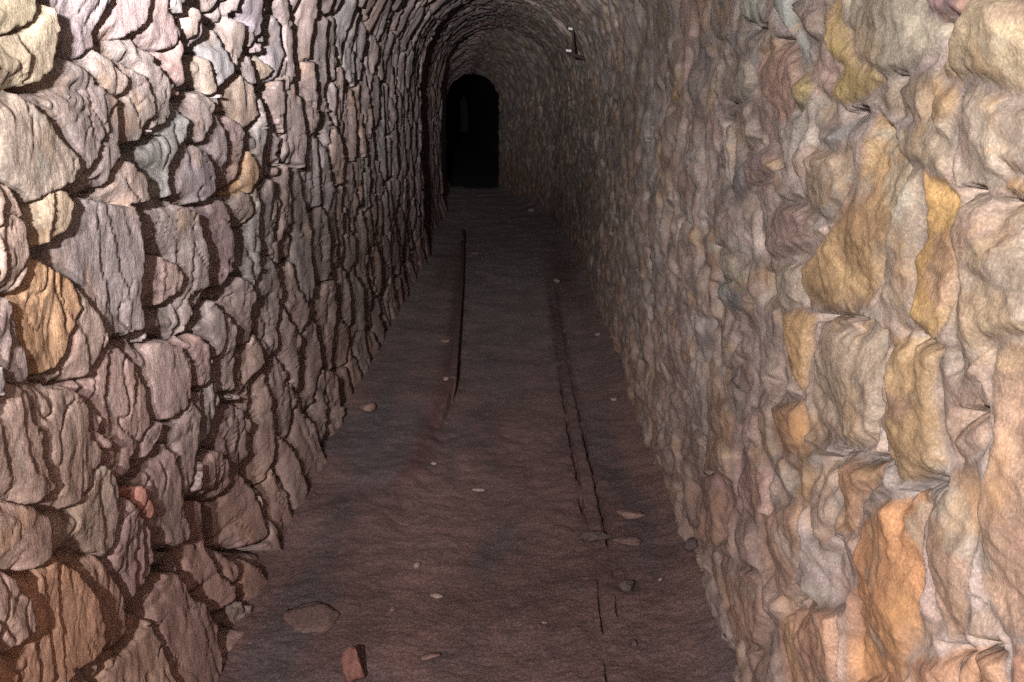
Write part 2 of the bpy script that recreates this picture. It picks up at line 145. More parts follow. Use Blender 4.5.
STONES_R = [
    ([(1.920, 3.986), (1.548, 4.025), (1.519, 4.065), (1.462, 4.083), (1.420, 4.090), (1.430, 4.103), (1.471, 4.118), (1.540, 4.134), (1.596, 4.152), (1.659, 4.158), (1.734, 4.141), (1.816, 4.122), (1.863, 4.085), (1.917, 4.056)], (1.30, 1.09, 0.81)),
    ([(2.039, 4.016), (1.941, 4.001), (1.905, 4.057), (1.874, 4.088), (1.799, 4.126), (1.725, 4.138), (1.664, 4.158), (1.745, 4.176), (1.826, 4.190), (1.893, 4.199), (1.946, 4.181), (1.909, 4.136), (1.975, 4.116), (2.026, 4.067)], (1.90, 1.31, 0.50)),
    ([(2.354, 3.941), (2.263, 3.951), (2.259, 4.012), (2.185, 4.058), (2.129, 4.100), (2.106, 4.135), (2.165, 4.109), (2.236, 4.075), (2.320, 4.039), (2.363, 4.004)], (1.82, 1.92, 1.72)),
    ([(2.263, 3.981), (2.067, 4.008), (2.039, 4.066), (2.092, 4.077), (2.137, 4.070), (2.206, 4.036), (2.269, 4.005)], (1.11, 0.92, 0.78)),
    ([(2.561, 4.071), (2.426, 4.050), (2.297, 4.061), (2.218, 4.082), (2.153, 4.125), (2.157, 4.170), (2.186, 4.211), (2.234, 4.246), (2.350, 4.240), (2.426, 4.202), (2.519, 4.155), (2.585, 4.106)], (1.31, 0.80, 0.63)),
    ([(2.136, 4.134), (2.050, 4.161), (2.065, 4.186), (2.146, 4.215), (2.199, 4.190)], (1.23, 0.89, 0.37)),
    ([(1.540, 4.026), (1.361, 4.045), (1.383, 4.076), (1.404, 4.090), (1.463, 4.081), (1.516, 4.063)], (0.75, 0.46, 0.46)),
    ([(1.718, 4.206), (1.667, 4.221), (1.594, 4.243), (1.521, 4.289), (1.525, 4.307), (1.568, 4.349), (1.590, 4.383), (1.593, 4.424), (1.613, 4.476), (1.663, 4.528), (1.735, 4.556), (1.877, 4.586), (2.012, 4.600), (2.060, 4.557), (2.099, 4.525), (2.004, 4.485), (1.915, 4.433), (1.806, 4.383), (1.792, 4.328), (1.764, 4.266)], (1.44, 0.89, 0.43)),
    ([(1.734, 4.181), (1.658, 4.165), (1.555, 4.153), (1.481, 4.148), (1.426, 4.160), (1.472, 4.182), (1.482, 4.215), (1.559, 4.216), (1.669, 4.212)], (1.17, 0.86, 0.59)),
    ([(1.597, 4.232), (1.464, 4.214), (1.422, 4.244), (1.386, 4.256), (1.396, 4.283), (1.513, 4.288), (1.568, 4.265)], (1.45, 1.08, 0.71)),
    ([(1.512, 4.294), (1.475, 4.289), (1.476, 4.347), (1.480, 4.422), (1.466, 4.480), (1.483, 4.523), (1.567, 4.530), (1.636, 4.535), (1.602, 4.483), (1.578, 4.430), (1.569, 4.381), (1.549, 4.340)], (1.24, 0.93, 0.68)),
    ([(1.474, 4.292), (1.395, 4.286), (1.355, 4.314), (1.350, 4.360), (1.328, 4.401), (1.327, 4.452), (1.354, 4.493), (1.368, 4.518), (1.471, 4.521), (1.462, 4.479), (1.473, 4.421), (1.468, 4.346)], (1.78, 1.02, 0.35)),
    ([(1.332, 4.048), (1.169, 4.065), (1.141, 4.178), (1.208, 4.183), (1.288, 4.171), (1.377, 4.163), (1.445, 4.151), (1.406, 4.110), (1.353, 4.076)], (1.48, 1.10, 0.68)),
    ([(1.461, 4.155), (1.391, 4.168), (1.372, 4.183), (1.380, 4.213), (1.388, 4.249), (1.429, 4.244), (1.472, 4.214)], (1.48, 0.94, 0.47)),
    ([(1.365, 4.174), (1.301, 4.174), (1.219, 4.186), (1.138, 4.189), (1.119, 4.266), (1.209, 4.276), (1.235, 4.296), (1.283, 4.301), (1.343, 4.299), (1.368, 4.275), (1.367, 4.241), (1.353, 4.208)], (1.48, 1.15, 0.87)),
    ([(1.229, 4.281), (1.176, 4.274), (1.119, 4.266), (1.111, 4.300), (1.216, 4.302)], (1.66, 0.98, 0.45)),
    ([(1.342, 4.306), (1.227, 4.308), (1.110, 4.305), (1.077, 4.436), (1.161, 4.474), (1.223, 4.489), (1.281, 4.552), (1.326, 4.562), (1.352, 4.528), (1.318, 4.464), (1.322, 4.410), (1.344, 4.360)], (1.47, 1.10, 0.82)),
    ([(1.952, 4.639), (1.630, 4.559), (1.578, 4.577), (1.578, 4.671), (1.576, 4.740), (1.677, 4.790), (1.878, 4.850), (1.963, 4.854), (1.963, 4.768)], (1.61, 1.19, 0.85)),
    ([(1.593, 4.556), (1.367, 4.521), (1.361, 4.545), (1.376, 4.601), (1.350, 4.646), (1.330, 4.683), (1.358, 4.717), (1.444, 4.762), (1.508, 4.767), (1.554, 4.750), (1.556, 4.664), (1.559, 4.581)], (1.48, 0.92, 0.45)),
    ([(1.886, 4.902), (1.769, 4.843), (1.743, 4.897), (1.761, 4.975), (1.828, 5.048), (1.893, 5.046), (1.935, 4.998)], (1.77, 1.28, 0.98)),
    ([(1.745, 4.842), (1.568, 4.772), (1.534, 4.794), (1.630, 4.870), (1.640, 4.940), (1.755, 4.999), (1.733, 4.913)], (1.64, 0.87, 0.45)),
    ([(1.624, 4.895), (1.537, 4.839), (1.423, 4.766), (1.373, 4.762), (1.356, 4.801), (1.358, 4.867), (1.351, 4.944), (1.361, 5.017), (1.404, 5.097), (1.622, 5.238), (1.670, 5.165), (1.672, 5.084), (1.629, 4.983)], (1.90, 0.88, 0.36)),
    ([(1.208, 4.492), (1.137, 4.468), (1.075, 4.447), (0.995, 4.769), (1.101, 4.818), (1.174, 4.802), (1.208, 4.748), (1.200, 4.662), (1.200, 4.581)], (1.47, 0.90, 0.60)),
    ([(1.346, 4.578), (1.224, 4.542), (1.212, 4.565), (1.215, 4.600), (1.230, 4.632), (1.316, 4.671), (1.344, 4.629)], (1.15, 0.73, 0.53)),
    ([(1.322, 4.688), (1.241, 4.650), (1.215, 4.661), (1.217, 4.724), (1.209, 4.806), (1.217, 4.899), (1.269, 4.930), (1.324, 4.897), (1.346, 4.781), (1.349, 4.736)], (1.35, 0.84, 0.56)),
    ([(1.223, 4.914), (1.132, 4.856), (1.104, 4.860), (1.087, 4.905), (1.234, 5.002)], (1.75, 0.92, 0.50)),
    ([(1.360, 5.020), (1.283, 4.946), (1.236, 4.926), (1.246, 5.010), (1.371, 5.092)], (1.67, 0.85, 0.49)),
    ([(1.090, 4.831), (0.992, 4.780), (0.979, 4.833), (1.076, 4.897)], (1.50, 0.73, 0.43)),
    ([(2.061, 4.615), (1.987, 4.610), (1.969, 4.685), (1.974, 4.750), (1.988, 4.786), (2.043, 4.781), (2.128, 4.771), (2.202, 4.720), (2.219, 4.654)], (1.58, 0.93, 0.43)),
    ([(2.195, 4.861), (2.000, 4.796), (1.961, 4.832), (1.979, 4.882), (2.042, 4.949), (2.167, 4.972), (2.221, 4.942)], (1.60, 0.85, 0.42)),
    ([(1.974, 4.902), (1.844, 4.851), (1.887, 4.898), (1.942, 4.967), (1.949, 5.003), (2.026, 5.013), (2.075, 4.985)], (0.88, 0.77, 0.66)),
    ([(2.407, 5.032), (2.255, 5.004), (2.176, 5.049), (2.170, 5.147), (2.358, 5.230), (2.493, 5.261), (2.474, 5.140)], (1.58, 0.97, 0.81)),
    ([(2.726, 4.920), (2.405, 4.821), (2.442, 4.897), (2.523, 4.948), (2.676, 4.951)], (0.78, 0.62, 0.57)),
    ([(2.936, 4.729), (2.746, 4.674), (2.522, 4.666), (2.438, 4.688), (2.660, 4.753), (2.892, 4.781)], (0.99, 0.97, 0.94)),
    ([(3.213, 4.714), (3.010, 4.690), (2.979, 4.815), (3.170, 4.882), (3.294, 4.847)], (1.68, 1.26, 1.01)),
    ([(2.262, 4.410), (2.098, 4.404), (1.987, 4.412), (2.042, 4.480), (2.111, 4.512), (2.272, 4.553), (2.374, 4.528), (2.344, 4.453)], (0.99, 0.66, 0.55)),
    ([(2.390, 4.584), (2.106, 4.530), (2.055, 4.577), (2.062, 4.610), (2.203, 4.646), (2.342, 4.656)], (1.54, 1.19, 0.90)),
    ([(2.049, 4.249), (1.819, 4.221), (1.774, 4.227), (1.837, 4.260), (1.953, 4.280), (2.043, 4.272)], (0.66, 0.61, 0.59)),
    ([(2.904, 3.923), (2.631, 3.912), (2.507, 3.970), (2.494, 4.009), (2.665, 4.005), (2.849, 3.979)], (1.16, 1.14, 0.96)),
    ([(3.029, 3.972), (2.722, 4.008), (2.570, 4.035), (2.615, 4.073), (2.792, 4.073), (2.962, 4.038)], (0.75, 0.65, 0.64)),
    ([(2.880, 4.251), (2.800, 4.250), (2.730, 4.322), (2.716, 4.428), (2.803, 4.449), (2.800, 4.353)], (2.00, 1.47, 1.14)),
    ([(2.723, 4.348), (2.624, 4.355), (2.544, 4.400), (2.648, 4.448), (2.716, 4.428)], (0.60, 0.54, 0.53)),
    ([(3.120, 4.065), (2.830, 4.077), (2.643, 4.096), (2.561, 4.154), (2.677, 4.191), (2.864, 4.205), (3.049, 4.162)], (1.48, 1.20, 0.97)),
    ([(2.639, 4.343), (2.430, 4.307), (2.284, 4.322), (2.320, 4.358), (2.480, 4.394), (2.585, 4.416)], (1.10, 0.81, 0.79)),
    ([(2.067, 4.289), (1.833, 4.278), (1.777, 4.258), (1.803, 4.329), (1.837, 4.377), (1.919, 4.418), (2.037, 4.412), (2.096, 4.352)], (1.25, 0.90, 0.61)),
    ([(2.266, 5.163), (1.984, 5.018), (1.928, 5.084), (1.943, 5.183), (2.028, 5.276), (2.179, 5.305), (2.296, 5.256)], (1.63, 1.01, 0.73)),
    ([(2.685, 5.485), (2.230, 5.305), (2.113, 5.373), (2.183, 5.493), (2.442, 5.618), (2.619, 5.626)], (1.42, 0.84, 0.66)),
    ([(2.097, 5.364), (1.898, 5.206), (1.711, 5.126), (1.664, 5.265), (1.951, 5.477), (2.050, 5.439)], (1.65, 0.89, 0.54)),
    ([(3.219, 5.464), (2.745, 5.244), (2.535, 5.250), (2.592, 5.394), (2.905, 5.575), (3.185, 5.597)], (1.48, 0.90, 0.77)),
    ([(3.950, 4.979), (3.363, 4.896), (3.282, 5.053), (3.491, 5.260), (3.792, 5.270), (4.049, 5.170)], (1.20, 0.88, 0.79)),
    ([(2.430, 4.110), (2.590, 4.215), (2.486, 4.286), (2.645, 4.318), (2.854, 4.245), (2.674, 4.203)], (1.42, 1.12, 0.93)),
]
# open joints: line along and up the wall, reach along the wall and up it
JOINTS = [
    ([(1.959, 4.610), (1.777, 4.569), (1.642, 4.552)], 0.0166, 0.0054),
    ([(1.783, 4.835), (1.650, 4.790), (1.543, 4.754)], 0.0119, 0.0041),
    ([(1.850, 4.882), (1.806, 4.845)], 0.0173, 0.0055),
    ([(1.866, 4.213), (1.781, 4.200)], 0.0172, 0.0055),
    ([(1.336, 4.305), (1.290, 4.299)], 0.0104, 0.0046),
    ([(1.227, 4.310), (1.153, 4.310)], 0.0049, 0.0024),
    ([(1.444, 4.087), (1.395, 4.089)], 0.0069, 0.0028),
    ([(1.620, 4.156), (1.595, 4.153)], 0.0089, 0.0032),
    ([(1.453, 4.532), (1.368, 4.518)], 0.0086, 0.0035),
    ([(1.469, 4.783), (1.400, 4.744), (1.340, 4.714)], 0.0102, 0.0042),
    ([(1.267, 4.941), (1.225, 4.904)], 0.0107, 0.0050),
    ([(1.185, 4.877), (1.133, 4.850)], 0.0081, 0.0041),
    ([(1.302, 4.596), (1.231, 4.571)], 0.0069, 0.0032),
    ([(2.688, 4.003), (2.483, 4.015)], 0.0173, 0.0039),
    ([(2.397, 4.052), (2.281, 4.060)], 0.0151, 0.0037),
    ([(1.933, 5.220), (1.859, 5.183)], 0.0155, 0.0047),
    ([(2.546, 4.952), (2.487, 4.945)], 0.0328, 0.0076),
    ([(2.526, 5.712), (2.399, 5.638)], 0.0418, 0.0098),
    ([(3.174, 5.640), (3.027, 5.669)], 0.0497, 0.0093),
    ([(3.620, 1.884), (3.710, 1.824), (3.691, 1.755), (3.539, 1.698), (3.456, 1.685)], 0.0443, 0.0108),
    ([(3.492, 1.614), (3.531, 1.548), (3.572, 1.487), (3.616, 1.427), (3.618, 1.374), (3.631, 1.302), (3.689, 1.225)], 0.0587, 0.0144),
    ([(2.250, 1.442), (2.283, 1.435), (2.352, 1.441), (2.416, 1.469)], 0.0184, 0.0070),
    ([(2.372, 1.338), (2.400, 1.375)], 0.0323, 0.0119),
    ([(2.726, 1.703), (2.682, 1.650), (2.705, 1.613), (2.717, 1.562)], 0.0250, 0.0081),
    ([(2.894, 1.817), (2.890, 1.712), (2.801, 1.668)], 0.0279, 0.0086),
    ([(2.840, 1.273), (2.892, 1.291), (2.926, 1.351)], 0.0284, 0.0087),
    ([(3.136, 1.165), (3.167, 1.097), (3.131, 1.048), (3.052, 1.004)], 0.0388, 0.0109),
    ([(2.750, 1.238), (2.772, 1.182), (2.816, 1.133), (2.811, 1.033), (2.869, 0.992), (2.929, 0.941)], 0.0453, 0.0141),
    ([(2.346, 1.286), (2.347, 1.179), (2.312, 1.089), (2.308, 1.017)], 0.0246, 0.0093),
    ([(3.251, 0.605), (3.252, 0.552), (3.179, 0.469)], 0.0355, 0.0097),
    ([(2.809, 0.780), (2.829, 0.698), (2.765, 0.641), (2.743, 0.587)], 0.0397, 0.0125),
    ([(3.135, 0.449), (3.172, 0.329), (3.185, 0.214), (3.145, 0.158)], 0.0454, 0.0126),
    ([(2.638, 0.429), (2.664, 0.341), (2.742, 0.247)], 0.0286, 0.0094),
    ([(1.992, 1.721), (2.004, 1.681), (2.001, 1.635)], 0.0273, 0.0120),
    ([(1.927, 1.572), (1.884, 1.557)], 0.0165, 0.0076),
    ([(2.189, 0.684), (2.123, 0.693), (2.053, 0.716)], 0.0153, 0.0064),
    ([(2.084, 0.405), (2.076, 0.346), (2.005, 0.350)], 0.0168, 0.0072),
    ([(2.502, 0.206), (2.545, 0.120), (2.517, 0.043)], 0.0289, 0.0101),
    ([(4.089, 1.852), (4.072, 1.701), (4.137, 1.587)], 0.0477, 0.0102),
    ([(3.789, 1.026), (3.730, 0.920), (3.752, 0.800)], 0.0481, 0.0113),
    ([(2.491, 1.643), (2.553, 1.610), (2.619, 1.579)], 0.0185, 0.0064),
    ([(2.567, 1.549), (2.566, 1.513), (2.486, 1.478)], 0.0183, 0.0063),
    ([(3.285, 0.859), (3.270, 0.793), (3.361, 0.719)], 0.0372, 0.0099),
    ([(2.646, 1.022), (2.683, 0.958), (2.584, 0.939)], 0.0198, 0.0066),
    ([(3.948, 0.551), (4.017, 0.425), (3.937, 0.341)], 0.0447, 0.0099),
    ([(4.278, 0.141), (4.167, 0.061)], 0.0608, 0.0127),
]

PAL_L = np.array([(1.27, .95, .88), (1.3, .94, .85), (1.35, .93, .8), (1.2, .97, .93), (1.42, .92, .72), (1.24, .96, .9), (1.3, .93, .86), (1.12, 1.0, .95)])
PAL_R = np.array([(1.25, .96, .84), (1.3, .95, .76), (1.32, .94, .78), (1.42, .92, .62), (1.15, .98, .92), (1.2, .97, .88), (1.38, .91, .78), (1.22, .96, .86)])

def voronoi(u, v, seed, jit=.8):
    """cell id and distance to the nearest border (in lattice units)"""
    iu = np.floor(u); iv = np.floor(v)
    best = np.full(u.shape, 9e9); bi = np.zeros(u.shape); bj = np.zeros(u.shape); px = np.zeros(u.shape); py = np.zeros(u.shape)
    for di in (-1, 0, 1):
        for dj in (-1, 0, 1):
            ci = iu + di; cj = iv + dj
            off = (np.abs(cj) % 2) * .5
            sx = ci + .5 + off * 0 + jit * (hrand(ci, cj, seed) - .5); sy = cj + .5 + jit * (hrand(ci, cj, seed + 1) - .5)
            d = (sx - u) ** 2 + (sy - v) ** 2
            m = d < best
            best = np.where(m, d, best); bi = np.where(m, ci, bi); bj = np.where(m, cj, bj); px = np.where(m, sx, px); py = np.where(m, sy, py)
    def owner(ci, cj):     # some cells melt into the one below: taller, uneven stones
        return np.where(hrand(ci, cj, seed + 5) < .28, cj - 1, cj)
    oj = owner(bi, bj)
    e = np.full(u.shape, 9.)
    for di in (-2, -1, 0, 1, 2):
        for dj in (-2, -1, 0, 1, 2):
            ci = bi + di; cj = bj + dj
            sx = ci + .5 + jit * (hrand(ci, cj, seed) - .5); sy = cj + .5 + jit * (hrand(ci, cj, seed + 1) - .5)
            same = (ci == bi) & (owner(ci, cj) == oj)
            dx = sx - px; dy = sy - py; l = np.sqrt(dx * dx + dy * dy) + 1e-9
            dd = ((px + sx) / 2 - u) * dx / l + ((py + sy) / 2 - v) * dy / l
            e = np.where(same | (l < 1e-6), e, np.minimum(e, dd))
    return bi, oj, e, u - px, v - py

def poly_sd(y, s, P):
    """signed distance to a polygon, negative inside"""
    d = np.full(y.shape, 9e9); ins = np.zeros(y.shape, bool)
    n = len(P)
    for i in range(n):
        ax, ay = P[i]; bx, by = P[(i + 1) % n]
        ex, ey = bx - ax, by - ay
        l2 = ex * ex + ey * ey + 1e-12
        t = np.clip(((y - ax) * ex + (s - ay) * ey) / l2, 0, 1)
        d = np.minimum(d, (y - ax - t * ex) ** 2 + (s - ay - t * ey) ** 2)
        c = (ay > s) != (by > s)
        with np.errstate(divide='ignore', invalid='ignore'):
            xx = ax + (s - ay) / (ey if abs(ey) > 1e-12 else 1e-12) * ex
        ins ^= c & (y < xx)
    d = np.sqrt(d)
    return np.where(ins, -d, d)

def field(Y, S):
    """how far each point of the masonry stands out of the bore, and the stone's own colour"""
    n = Y.shape[0]
    left = 1 - sstep(2.75, 3.25, S)                       # the left wall and its half of the vault
    # uneven outlines
    wy = Y + .035 * gn(Y * 4.2, S * 4.2, 3) + .012 * gn(Y * 15, S * 15, 4)
    ws = S + .035 * gn(Y * 4.2, S * 4.2, 5) + .012 * gn(Y * 15, S * 15, 6)
    ay = .29 * left + .34 * (1 - left); asz = .33 * left + .2 * (1 - left)
    bi, bj, e, du, dv = voronoi(wy / ay + .23 * ws / asz * (2 * left - 1) * .5, ws / asz, 11)
    e = e * .21
    r = [hrand(bi, bj, 100 + k) for k in range(12)]
    pal = np.where(left[:, None] > .5, PAL_L[(r[0] * 7.999).astype(int)], PAL_R[(r[0] * 7.999).astype(int)])
    pal = pal * .6 + np.where(left[:, None] > .5, PAL_L.mean(0), PAL_R.mean(0)) * .4
    lum = np.exp((r[1] - .5) * (.35 + .1 * (1 - left)))
    col = pal * lum[:, None]
    a = du * ay; b = dv * asz
    amax = .16 + 0 * a
    tl = r[2]; gy = (r[3] - .5) * 2; gs = (r[4] - .5) * 2; off = r[5]; ph = r[6]
    # measured stones
    rw = .010 * (1 - left)
    fy = Y + rw * 1.6 * gn(Y * 9, S * 12, 12) + .006 * gn(Y * 22, S * 22, 7) + .003 * gn(Y * 60, S * 60, 8)
    fs = S + rw * gn(Y * 9, S * 14, 13) + .006 * gn(Y * 22, S * 22, 9) + .003 * gn(Y * 60, S * 60, 10)
    best = np.full(n, 9e9)
    idx = np.full(n, -1)
    for k, (P, c) in enumerate(STONES_L + STONES_R):
        P = np.array(P)
        lo = P.min(0) - .08; hi = P.max(0) + .08
        m = np.nonzero((Y > lo[0]) & (Y < hi[0]) & (S > lo[1]) & (S < hi[1]))[0]
        if not len(m): continue
        d = poly_sd(fy[m], fs[m], P)
        if k < len(STONES_L): d = d - .006
        inn = (d < 0) & (d < best[m])
        best[m] = np.minimum(best[m], d)
        q = m[inn]
        idx[q] = k
        rr = [float(hrand(np.array([k]), np.array([9]), 40 + j)[0]) for j in range(7)]
        c = np.array(c); lm = float(c @ (.2126, .7152, .0722)); c = c / lm; mean = np.array((1.29, .945, .85) if k < len(STONES_L) else (1.29, .95, .80)); c = mean + (c - mean) * (.72 if k < len(STONES_L) else .88); col[q] = np.maximum(c, .15) * (.97 if k < len(STONES_L) else .90) * lm ** (.62 if k < len(STONES_L) else .5)
        cy, cs = P.mean(0)
        a[q] = Y[q] - cy; b[q] = S[q] - cs
        amax[q] = P[:, 0].max() - cy
        tl[q] = rr[0]; gy[q] = (rr[1] - .5) * 2; gs[q] = (rr[2] - .5) * 2; off[q] = rr[3]; ph[q] = rr[4]
    tr = idx >= 0
    e = np.where(tr, -best, np.minimum(e, best))
    # left wall: slabs set like scales, far edge standing proud
    led = (a + .045 * gn(Y * 5, S * 3.2, 21) + .010 * gn(Y * 22, S * 9, 22) + .18 * b * (ph - .3)) / (.045 + .07 * off) + ph * 7
    saw = led - np.floor(led)
    amp = .017 * sstep(-.25, .35, gn(Y * 5.1 + ph * 9, S * 3.6, 23))
    fol = gn(Y * 34 + 6 * gn(Y * 6, S * 5, 30), S * 7.5, 24) * .0022 + gn(Y * 70 + 9 * gn(Y * 6, S * 5, 31), S * 16, 25) * .0013
    nside = .026 * (1 - sstep(0, .05, e)) * (1 - sstep(-.04, .02, a))
    flat = np.where(tr & (ph > .3), .30, np.where(tr, .7, 1.0)); amp = amp * flat
    hl = .024 + .065 * (1 - sstep(-.05, .36, S)) - (.055 + .10 * tl) * np.clip(amax - a, -.02, .6) - .010 * off + gs * .05 * b
    hl = hl + amp * (saw - 1) + fol + .0045 * fbm(Y * 11, S * 8, 26, 4) - .003 * np.exp(-np.maximum(e, 0) / .008)
    cr = np.abs(gn(Y * 7.5 + 1.1 * gn(Y * 4, S * 4, 32) + ph * 5, S * 2.6 + .8 * gn(Y * 7, S * 6, 33) + a * 3, 34))
    hl = hl - .011 * np.exp(-(cr / .030) ** 2) * sstep(-.2, .25, gn(Y * 4, S * 5, 35))
    cr = np.abs(gn(Y * 17 + 1.1 * gn(Y * 9, S * 9, 36), S * 5 + .8 * gn(Y * 9, S * 9, 37), 38))
    hl = hl - .005 * np.exp(-(cr / .05) ** 2) * sstep(.0, .4, gn(Y * 6, S * 6, 39))
    hl = hl - nside - .034 * (1 - sstep(.001, .008, e))
    nearp = (~tr) & (best < .012)
    hl = np.where(nearp, np.minimum(hl, -.05 - .02 * off), hl)
    # right wall: blocky, split faces bedded in dusty mortar
    f1 = gy * .07 * a + gs * .07 * b + .008
    f2 = (ph - .5) * .6 * a + .22 * b + .025 * off + .008
    f3 = -(tl - .4) * .5 * a - .24 * b + .025 * (1 - off) + .008
    hr = np.minimum(f1, np.minimum(f2, f3)) + .012 * off - .006
    hr = np.maximum(hr, -.035)
    hr = hr + .013 * fbm(Y * 3.6, S * 7, 51, 5, .5) + .0026 * gn(Y * 18, S * 24, 52) + .0022 * gn(Y * 36, S * 60, 53) + .004 * gn(Y * 18, S * 9, 55) * sstep(1.5, 3.5, Y) - .003 * np.exp(-np.maximum(e, 0) / .008)
    ramp_ = sstep(-.002, .024, e); mid = sstep(1.9, 3.6, Y); hr = (hr * (1 - .45 * mid) + .004 * mid) * ramp_ + (.012 * fbm(Y * 5, S * 9, 57, 3) - .006 * (1 - mid)) * (1 - ramp_) + mid * .012 * fbm(Y * 7, S * 8, 58, 4, .55)
    jr = 1 - sstep(.000, .010, e)
    hr = hr - (.0015 + .030 * sstep(.35, .8, gn(Y * 3.3, S * 3.3, 54))) * jr
    h = hl * left + hr * (1 - left)
    for P, ry, rs in JOINTS:
        P = np.array(P) / (ry, rs)
        lo = P.min(0) - 4; hi = P.max(0) + ((4, 24) if P[0, 1] * rs > 3 else (min(40., .6 / ry), 4))
        m = np.nonzero((fy / ry > lo[0]) & (fy / ry < hi[0]) & (fs / rs > lo[1]) & (fs / rs < hi[1]))[0]
        if not len(m): continue
        y, s = fy[m] / ry, fs[m] / rs
        d = np.full(len(m), 9e9); by = np.zeros(len(m)); bs = np.zeros(len(m))
        for (ax, a_), (bx, b_) in zip(P[:-1], P[1:]):
            ex, ey = bx - ax, b_ - a_
            q = np.clip(((y - ax) * ex + (s - a_) * ey) / (ex * ex + ey * ey + 1e-9), 0, 1)
            d2 = (y - ax - q * ex) ** 2 + (s - a_ - q * ey) ** 2; k_ = d2 < d
            d = np.where(k_, d2, d); by = np.where(k_, y - ax - q * ex, by); bs = np.where(k_, s - a_ - q * ey, bs)
        if P[0, 1] * rs > 3:      # the stone under an open bed joint on the right sits back
            h[m] += -.020 * (1 - sstep(.6, 1.25, np.sqrt(d))) - .034 * sstep(-.4, .2, bs) * np.exp(-np.maximum(bs, 0) * rs / .045) * np.exp(-(by / 2.) ** 2)
            continue
        h[m] -= (.040 * sstep(-.5, .1, by) * np.exp(-np.maximum(by, 0) * ry / .13) + .02 * (1 - sstep(.3, .8, np.sqrt(d)))) * np.exp(-(bs / 1.8) ** 2)   # on the left the next slab sits back
    # slow wander of the whole wall
    h = h + .014 * gn(Y * .9, S * .9, 60)
    # natural patches of ochre, pale and iron-brown in the right-hand stone
    rt = (1 - left)
    col = col * np.exp(.30 * rt * np.clip(fbm(Y * 4, S * 8, 61, 4, .6), -1.5, 1.5))[:, None]
    for sd, cc, lo_, hi_, am in ((62, (1.42, .93, .50), .35, .75, .55), (64, (1.30, 1.20, .98), .42, .7, .5), (66, (.95, .55, .44), .38, .7, .5)):
        mk = (am * rt * sstep(lo_, hi_, fbm(Y * 2.7 + sd, S * 5.5, sd, 4, .6)))[:, None]
        col = col * (1 - mk) + np.array(cc) * mk
    # joints on the right are packed with grey dust
    mort = np.array((1.27, .95, .79)) * .72
    jm = (np.maximum(jr * .7, .6 * np.exp(-np.maximum(e, 0) / .011)) * (1 - left))[:, None]
    col = col * (1 - jm) + mort * jm
    return h, col

def build_grid(name, V, nu, nv, col, mat):
    me = bpy.data.meshes.new(name)
    i = np.arange(nu - 1)[:, None]; j = np.arange(nv - 1)[None, :]
    a = (i * nv + j).ravel(); q = np.stack([a, a + nv, a + nv + 1, a + 1], 1).astype(np.int32)
    me.vertices.add(len(V)); me.vertices.foreach_set('co', V.astype(np.float32).ravel())
    me.loops.add(q.size); me.loops.foreach_set('vertex_index', q.ravel())
    me.polygons.add(len(q)); me.polygons.foreach_set('loop_start', np.arange(0, q.size, 4, dtype=np.int32))
    me.polygons.foreach_set('loop_total', np.full(len(q), 4, dtype=np.int32))
    me.polygons.foreach_set('use_smooth', np.ones(len(q), dtype=bool))
    at = me.attributes.new('stone_colour', 'FLOAT_COLOR', 'POINT')
    c4 = np.ones((len(V), 4), np.float32); c4[:, :3] = col; at.data.foreach_set('color', c4.ravel())
    me.update(calc_edges=True); me.validate()
    me.materials.append(mat)
    o = bpy.data.objects.new(name, me); C.objects.link(o)
    return o

# ------------------------------------------------------------------ materials
def nodes(name):
    m = bpy.data.materials.new(name); m.use_nodes = True
    nt = m.node_tree; b = nt.nodes['Principled BSDF']
    b.inputs['Specular IOR Level'].default_value = .25
    return m, nt, b

def N(nt, t, **kw):
    n = nt.nodes.new(t)
    for k, v in kw.items():
        if k.startswith('i_'): n.inputs[k[2:].replace('_', ' ')].default_value = v
        else: setattr(n, k, v)
    return n

def noise_n(nt, vec, scale, detail=4, rough=.6, dist=0):
    n = N(nt, 'ShaderNodeTexNoise'); n.inputs['Scale'].default_value = scale; n.inputs['Detail'].default_value = detail
    n.inputs['Roughness'].default_value = rough; n.inputs['Distortion'].default_value = dist
    nt.links.new(vec, n.inputs['Vector']); return n.outputs['Fac']

def ramp(nt, fac, stops):
    r = N(nt, 'ShaderNodeValToRGB'); e = r.color_ramp.elements
    while len(e) < len(stops): e.new(.5)
    for x, (p, c) in zip(e, stops):
        x.position = p; x.color = (*c, 1) if len(c) == 3 else c
    nt.links.new(fac, r.inputs[0]); return r.outputs[0]

def mixc(nt, mode, fac, a, b):
    m = N(nt, 'ShaderNodeMix', data_type='RGBA', blend_type=mode)
    for sock, v in ((m.inputs[0], fac), (m.inputs[6], a), (m.inputs[7], b)):
        if hasattr(v, 'is_linked'): nt.links.new(v, sock)
        else: sock.default_value = v if not isinstance(v, tuple) else (*v, 1)
    return m.outputs[2]

def G(v): return (v, v, v)

